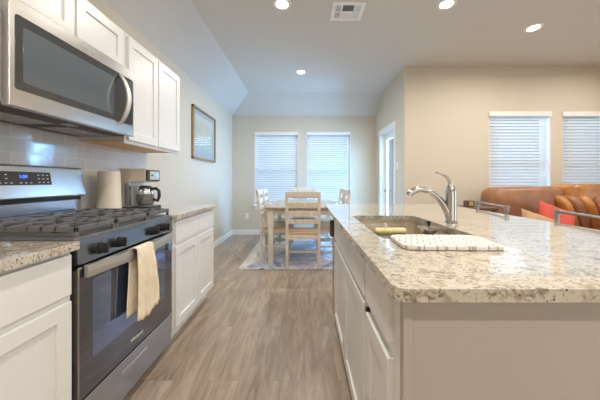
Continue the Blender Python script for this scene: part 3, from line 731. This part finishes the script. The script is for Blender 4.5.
# ------------------------------------------------------------------ island
IX0, IX1, IY0, IY1 = .197, 1.415, .566, 2.66
CF = .240                       # face frame plane of the island front (faces -X)
SX0, SX1, SY0, SY1 = .315, .735, 1.035, 1.770
t = thing('kitchen_island', 'white kitchen island cabinetry with a greige end panel under the granite top', 'island', (.7, 1.6, 0))
EY, BX = 2.15, .98        # far end and seating-side back of the cabinets
b = B()
b.box(CF, CF+.02, .653, EY-.018, .105, .884)                 # face frame
b.box(CF, CF+.60, EY-.018, EY, 0, .884)
b.box(CF+.60, CF+.62, .653, EY, 0, .884)                # middle wall
b.box(CF, CF+.6, .66, EY-.02, .105, .12)
obj('cabinet_body', b, 'cab', t)
obj('toe_kick', B().box(CF+.055, CF+.07, .66, EY-.02, 0, .105), 'cab', t)
ep = B().box(CF+.02, BX, .640, .653, 0, .884)
ep.box(BX, 1.34, .640, .653, 0, .884)
ep.box(BX-.02, BX, .653, EY, 0, .884).box(CF+.62, BX-.02, EY-.018, EY, 0, .884)
obj('end_panel', ep, 'endpanel', t)
obj('corner_post', B().box(CF-.001, CF+.022, .632, .656, 0, .884, .002), 'endpanel', t)
DFX = CF-.019
for a, e, zt in ((.700, .952, .672), (.985, 1.470, .690), (1.476, 1.962, .690)):
    obj('door', shaker(DFX, -1, a, e, .125, zt), 'cab', t)
obj('drawer', shaker(DFX, -1, .700, .952, .715, .868, flat=True), 'cab', t)
obj('false_drawer_front', shaker(DFX, -1, .985, 1.962, .715, .868, flat=True), 'cab', t)
obj('filler_strip', B().box(DFX+.006, CF, 1.975, EY, .10, .70), 'tabletop', t)
# dark box at the far end of the island front
b = B().box(CF-.036, CF+.0, 2.085, 2.15, .702, .832, .006)
for k in range(6): b.box(CF-.038, CF-.030, 2.09, 2.145, .716+k*.018, .724+k*.018, .001)
obj('outlet_box', b, 'darkbrown', t)

obj('door_gap_shade', B().box(DFX+.002, CF, .956, .964, .655, .685), 'plastic', t)  # black block that paints the shade in the gap between doors
# countertop
ib = B().plate(rrect(IX0, IX1, IY0, IY1, .028, 6), [rrect(SX0, SX1, SY0, SY1, .07, 8)], .885, .915)
o = bevelmod(obj('island_countertop', ib, 'granite', loc=(.8, 1.6, .885)), .006, 3)
tag(o, 'large polished speckled beige granite island countertop with a sink cutout', 'countertop')
# sink
t = thing('double_sink', 'undermount stainless double bowl sink in the island countertop', 'sink', (.525, 1.4, .68))
bowls = [(SX0+.004, SX1-.004, SY0+.004, 1.385), (SX0+.004, SX1-.004, 1.425, SY1-.004)]
b = B().plate(rrect(SX0-.022, SX1+.022, SY0-.022, SY1+.022, .08, 8), [rrect(SX0+.004, SX1-.004, SY0+.004, SY1-.004, .065, 8)], .8815, .8845)
obj('flange', b, 'sink', t)
b = B().plate(rrect(SX0, SX1, SY0, SY1, .065, 8), [rrect(*q, .065, 8) for q in bowls], .857, .860)
lo_ = [b.bm.verts.new((x, y, .859)) for x, y in rrect(SX0+.003, SX1-.003, SY0+.003, SY1-.003, .065, 8)]; hi_ = [b.bm.verts.new((x, y, .884)) for x, y in rrect(SX0+.003, SX1-.003, SY0+.003, SY1-.003, .065, 8)]
for k in range(len(lo_)): b.bm.faces.new((lo_[k], lo_[(k+1) % len(lo_)], hi_[(k+1) % len(lo_)], hi_[k]))
obj('divider', b, 'sink', t)
for q in bowls:
    b = B(); rings = []
    for ins, zz in ((0, .859), (.002, .84), (.006, .73), (.014, .705), (.035, .692), (.10, .688)):
        rings.append([b.bm.verts.new((x, y, zz)) for x, y in rrect(q[0]+ins, q[1]-ins, q[2]+ins, q[3]-ins, max(.065-ins*.3, .02), 8)])
    for r0, r1 in zip(rings, rings[1:]):
        for k in range(len(r0)): b.bm.faces.new((r0[k], r0[(k+1) % len(r0)], r1[(k+1) % len(r0)], r1[k]))
    b.bm.faces.new(rings[-1])
    bo = obj('bowl', b, 'sink', t, smooth=True)
    cx, cy = (q[0]+q[1])/2, (q[2]+q[3])/2
    obj('drain', B().lathe([(.056, .000), (.054, .003), (.040, .001), (.036, -.002)], (cx, cy, .6885)), 'chrome', bo, smooth=True)
# strainer on the divider
t = thing('sink_strainer', 'round steel sink strainer with a black knob resting on the sink divider', 'strainer', (.672, 1.41, .885))
c = (.672, 1.41, .8845)
obj('basket', B().lathe([(.022, -.024), (.028, -.020), (.044, .0), (.056, .006), (.059, .012), (.050, .016), (.015, .021), (.003, .022)], c), 'pewter', t, smooth=True)
obj('knob', B().lathe([(.0065, .020), (.0065, .036), (.011, .038), (.011, .046), (.007, .049)], c, 20), 'plastic', t, smooth=True)
# dish wand laid across the divider
t = thing('dish_wand', 'pale yellow dish brush lying across the sink divider', 'dish brush', (.42, 1.33, .885))
yy, zz = 1.405, .8795
obj('handle', B().lathe([(.010, .345), (.017, .350), (.0185, .36), (.0185, .375), (.016, .380), (.0185, .385), (.0185, .43), (.0165, .434), (.0165, .438), (.0185, .442), (.0185, .505), (.014, .512)], (.03, yy, zz), 24, 'X'), 'yellow', t, smooth=True)
obj('cap', B().cyl((.435, yy, zz+.012), (.435, yy, zz+.040), .007, seg=14).cyl((.435, yy, zz+.015), (.435, yy, zz+.024), .010, seg=14), 'paper', t, smooth=True)
obj('scrub_pad', B().box(.392, .47, yy-.022, yy+.018, .8605, .868, .003), 'greenrub', t)
# drying mat
b = B().pillow((.513, .970, .9235), (.345, .195, .017), n=9, seg=24)
o = obj('dish_drying_mat', b, 'quilt', smooth=True, loc=(.5, .96, .915)); tag(o, 'white quilted dish drying mat lying on the granite in front of the sink', 'mat')
o.rotation_euler = (0, 0, math.radians(-1.5))

# faucet
t = thing('kitchen_faucet', 'brushed nickel single lever faucet with an arched spout behind the sink', 'faucet', (.820, 1.462, .915))
fx, fy = .820, 1.462
obj('body', B().lathe([(.033, .915), (.034, .919), (.030, .926), (.028, .93), (.0300, 1.070), (.027, 1.10), (.018, 1.125), (.008, 1.143), (.002, 1.146)], (fx, fy, 0), 28), 'chrome', t, smooth=True)
def bez(P, n=22):
    out = []
    for i in range(n+1):
        u = i/n; k = 1-u
        out.append(Vector(P[0])*k**3+Vector(P[1])*3*k*k*u+Vector(P[2])*3*k*u*u+Vector(P[3])*u**3)
    return out
path = bez([(fx-.004, fy, .935), (fx-.025, fy, 1.01), (fx-.085, fy, 1.100), (fx-.175, fy, 1.102)])
rs = [.021-.006*(i/22) for i in range(23)]
sp_ = obj('spout', B().tube(path, rs, 16), 'chrome', t, smooth=True)
path = bez([(fx-.165, fy, 1.102), (fx-.195, fy, 1.102), (fx-.225, fy, 1.094), (fx-.236, fy, 1.068)])
obj('spray_head', B().tube(path, [.0155+.0035*min(1, i/9) for i in range(23)], 16), 'chrome', sp_, smooth=True)
path = bez([(fx-.002, fy, 1.130), (fx-.010, fy, 1.175), (fx-.045, fy, 1.190), (fx-.088, fy, 1.197)], 16)
obj('lever', B().tube(path, [.012-.0075*(i/16)**.7 for i in range(17)], 12), 'chrome', t, smooth=True)

# ------------------------------------------------------------------ stools
def make_stool(label):
    """local: seat centre at the origin in plan, back rail along Y at +X side"""
    t = thing('counter_stool', label, 'stool', (0, 0, 0), 'metal stools at the island')
    obj('seat', B().pillow((.05, 0, .625), (.36, .42, .07), n=5, seg=14), 'leather', t, smooth=True)
    obj('seat_frame', B().box(-.12, .21, -.19, .19, .575, .60, .004), 'pewter', t)
    for sx, sy in ((-1, -1), (-1, 1), (1, -1), (1, 1)):
        obj('leg', B().tube([(.045+sx*.145, sy*.18, .58), (.045+sx*.16, sy*.215, 0)], .013, 10), 'pewter', t, smooth=True)
    obj('foot_ring', B().tube([(-.11, -.20, .22), (.20, -.20, .22), (.20, .20, .22), (-.11, .20, .22), (-.11, -.20, .22)], .009, 8), 'pewter', t)
    for sy in (-1, 1):
        obj('back_post', B().tube([(.18, sy*.185, .59), (.225, sy*.225, .80), (.232, sy*.240, .945)], [.011, .012, .0125], 10), 'pewter', t, smooth=True)
    r = B().tube([(.232, -.262, .962), (.245, -.13, .962), (.249, 0, .962), (.245, .13, .962), (.232, .262, .962)], .0095, 12).cyl((.232, -.24, .940), (.232, -.24, .975), .0155).cyl((.232, .24, .940), (.232, .24, .975), .0155)
    obj('back_rail', r, 'pewter', t, smooth=True)
    r = B().tube([(.222, -.222, .80), (.235, 0, .80), (.222, .222, .80)], .008, 8)
    obj('back_crossbar', r, 'pewter', t, smooth=True)
    return t
s0 = make_stool('grey metal counter stool with a low round rail back, farther of two beside the island')
s0.location = (1.295, 2.18, -.006); s0.rotation_euler = (0, 0, math.radians(-12))
s1 = dup(s0, (1.325, 1.49, -.006), math.radians(-15), 'grey metal counter stool with a low round rail back, nearer of two beside the island')

# ------------------------------------------------------------------ side table and box
t = thing('side_table', 'dark wooden side table just left of the sofa, mostly hidden by the island', 'table', (1.92, 3.0, 0))
obj('table_top', B().box(1.76, 2.12, 2.84, 3.18, .83, .855, .004), 'darkwood', t)
for xx in (1.79, 2.09):
    for yy in (2.87, 3.15): obj('leg', B().box(xx-.018, xx+.018, yy-.018, yy+.018, 0, .83, .002), 'darkwood', t)
t = thing('wooden_box', 'small brown and gold wooden box at the island edge left of the stools', 'box', (1.89, 3.0, .855))
obj('body', B().box(1.850, 1.935, 2.96, 3.04, .855, .925, .004), 'darkwood', t)
obj('gold_inlay', B().box(1.868, 1.917, 2.957, 2.962, .868, .915, .002), 'gold', t)

# ------------------------------------------------------------------ sofa
t = thing('sofa', 'brown leather sectional sofa, one part tinted as lit, under the two windows of the beige wall', 'sofa', (3.6, 3.3, 0))
obj('base', B().box(2.24, 5.05, 2.55, 3.55, .05, .30, .03), 'leather', t)
obj('arm', B().pillow((2.31, 2.98, .38), (.20, .95, .66), n=6, seg=16), 'leather', t, smooth=True)
for cx in (3.0, 3.72, 4.46): obj('seat_cushion', B().pillow((cx, 2.93, .34), (.70, .86, .20), n=6, seg=16), 'leather', t, smooth=True)
obj('back_cushion', B().pillow((2.885, 3.54, .76), (.84, .40, .63), n=5, seg=24, amp=.012), 'leather', t, smooth=True)
obj('back_cushion', B().pillow((3.36, 3.62, .80), (.30, .34, .55), n=4, seg=20, amp=.02), 'leather', t, smooth=True)
hb = obj('back_cushion', B().pillow((4.20, 3.54, .975), (1.46, .38, .28), n=7, seg=24, amp=.008), 'litleather', t, smooth=True)
for k, (cx, w_, ti, mt_n) in enumerate(((3.37, .12, -22, 'litleather'), (3.51, .13, -20, 'leather'), (3.65, .13, -18, 'litleather'), (3.84, .24, -6, 'leather'), (4.06, .14, 10, 'litleather'), (4.28, .28, 0, 'leather'), (4.58, .28, 0, 'litleather'))):
    mt_ = Matrix.Translation((cx, 3.42, .73)) @ Matrix.Rotation(math.radians(ti), 4, 'Y')
    obj('lumbar_roll', B().pillow((0, 0, 0), (w_, .32, .48), n=3.5, seg=16, mat=mt_), mt_n, t, smooth=True)
def cushion(label, name, c, w, rot, mat, lean):
    b = B(); t_ = bmesh.new(); n = 18; g = {}
    for sgn in (1, -1):
        for i in range(n+1):
            for j in range(n+1):
                u, v = i/n*2-1, j/n*2-1
                e = (1-abs(u)**2.4)*(1-abs(v)**2.4); pin = 1-.10*(1-abs(u)**2*abs(v)**2)*(max(abs(u), abs(v))**3)
                g[sgn, i, j] = t_.verts.new((u*w/2*pin, sgn*.075*max(0, e)**.5, v*w/2*pin))
        for i in range(n):
            for j in range(n): t_.faces.new((g[sgn, i, j], g[sgn, i+1, j], g[sgn, i+1, j+1], g[sgn, i, j+1]))
    bmesh.ops.remove_doubles(t_, verts=t_.verts, dist=.0005); bmesh.ops.recalc_face_normals(t_, faces=t_.faces)
    mt_ = Matrix.Rotation(lean, 4, 'X') @ Matrix.Rotation(rot, 4, 'Y')
    b._join(t_, mt_)
    o = obj(name, b, mat, smooth=True); o.location = c
    return tag(o, label, 'cushion', 'cushions on the sofa')
cushion('red square throw cushion on the sofa behind the nearer stool rail', 'throw_cushion', (2.98, 3.09, .665), .42, math.radians(24), 'redpillow', math.radians(-22))
cushion('tan throw cushion leaning left of the red one on the sofa', 'throw_cushion', (2.60, 2.90, .63), .36, math.radians(24), 'tanpillow', math.radians(-30))
cushion('red throw cushion at the right edge of the photo on the lighter-tinted sofa section', 'throw_cushion', (3.70, 3.02, .72), .42, math.radians(-8), 'redpillow', math.radians(-20))

# ------------------------------------------------------------------ dining area
o = obj('area_rug', B().box(-.87, .86, 3.37, 5.32, .0, .010, .003), 'rug', loc=(0, 4.3, 0)); tag(o, 'blue, cream and mauve marbled rug under the dining table', 'rug')
t = thing('dining_table', 'whitewashed dining table with a brown top by the back windows', 'table', (-.02, 4.25, .01))
obj('table_top', B().box(-.54, .50, 3.55, 4.95, .760, .788, .005), 'tabletop', t)
obj('apron', B().box(-.48, .44, 3.60, 3.622, .680, .760).box(-.48, .44, 4.878, 4.90, .680, .760).box(-.49, -.468, 3.61, 4.89, .680, .760).box(.428, .45, 3.61, 4.89, .680, .760), 'chairwood', t)
for xx in (-.475, .435):
    for yy in (3.61, 4.89): obj('leg', B().box(xx-.035, xx+.035, yy-.035, yy+.035, .010, .760, .004), 'chairwood', t)
def make_chair(label):
    t = thing('dining_chair', label, 'chair', (0, 0, 0), 'chairs around the dining table')
    W_ = .225
    def shear(b, k=.12):
        for v in b.bm.verts:
            if v.co.z > .46: v.co.y -= (v.co.z-.46)*k
        return b
    obj('seat', B().box(-W_-.005, W_+.005, -.165, .225, .435, .465, .008), 'seatwood', t)
    obj('seat_rail', B().box(-W_+.02, W_-.02, -.195, -.175, .385, .435).box(-W_+.02, W_-.02, .185, .205, .385, .435).box(-W_+.005, -W_+.025, -.18, .2, .385, .435).box(W_-.025, W_-.005, -.18, .2, .385, .435), 'chairwood', t)
    for sx in (-1, 1):
        b = B(); b.box(sx*(W_-.018)-.018, sx*(W_-.018)+.018, -.205, -.168, 0, .46, .003).box(sx*(W_-.018)-.018, sx*(W_-.018)+.018, -.205, -.168, .46, 1.0, .003)
        obj('leg', shear(b), 'chairwood', t)
        obj('leg', B().box(sx*(W_-.018)-.018, sx*(W_-.018)+.018, .175, .211, 0, .435, .003), 'chairwood', t)
        obj('side_stretcher', B().box(sx*(W_-.018)-.008, sx*(W_-.018)+.008, -.17, .18, .17, .195), 'chairwood', t)
    for z0_, z1_ in ((.925, 1.005), (.805, .870), (.695, .755), (.590, .645)):
        b = B().box(-W_+.03, W_-.03, -.198, -.178, z0_, z1_, .002)
        if z1_ > 1: b.box(-W_, W_, -.204, -.174, z0_+.01, z1_, .004)
        obj('back_slat', shear(b), 'chairwood', t)
    obj('stretcher', B().box(-W_+.02, W_-.02, -.03, -.01, .17, .195), 'chairwood', t)
    return t
c0 = make_chair('whitewashed ladder back dining chair seen from behind at the near end of the table'); zf = .010
c0.location = (-.025, 3.545, zf)
dup(c0, (-.45, 4.005, zf), -PI/2, 'whitewashed ladder back chair on the left side of the dining table, nearer of that side')
dup(c0, (-.45, 4.515, zf), -PI/2, 'whitewashed ladder back chair on the left side of the dining table, farther of that side')
dup(c0, (.40, 4.005, zf), PI/2, 'whitewashed ladder back chair on the right side of the dining table, nearer of that side')
dup(c0, (.40, 4.515, zf), PI/2, 'whitewashed ladder back chair on the right side of the dining table, farther of that side')
dup(c0, (-.02, 5.02, zf), PI, 'whitewashed ladder back chair at the far end of the table against the windows')
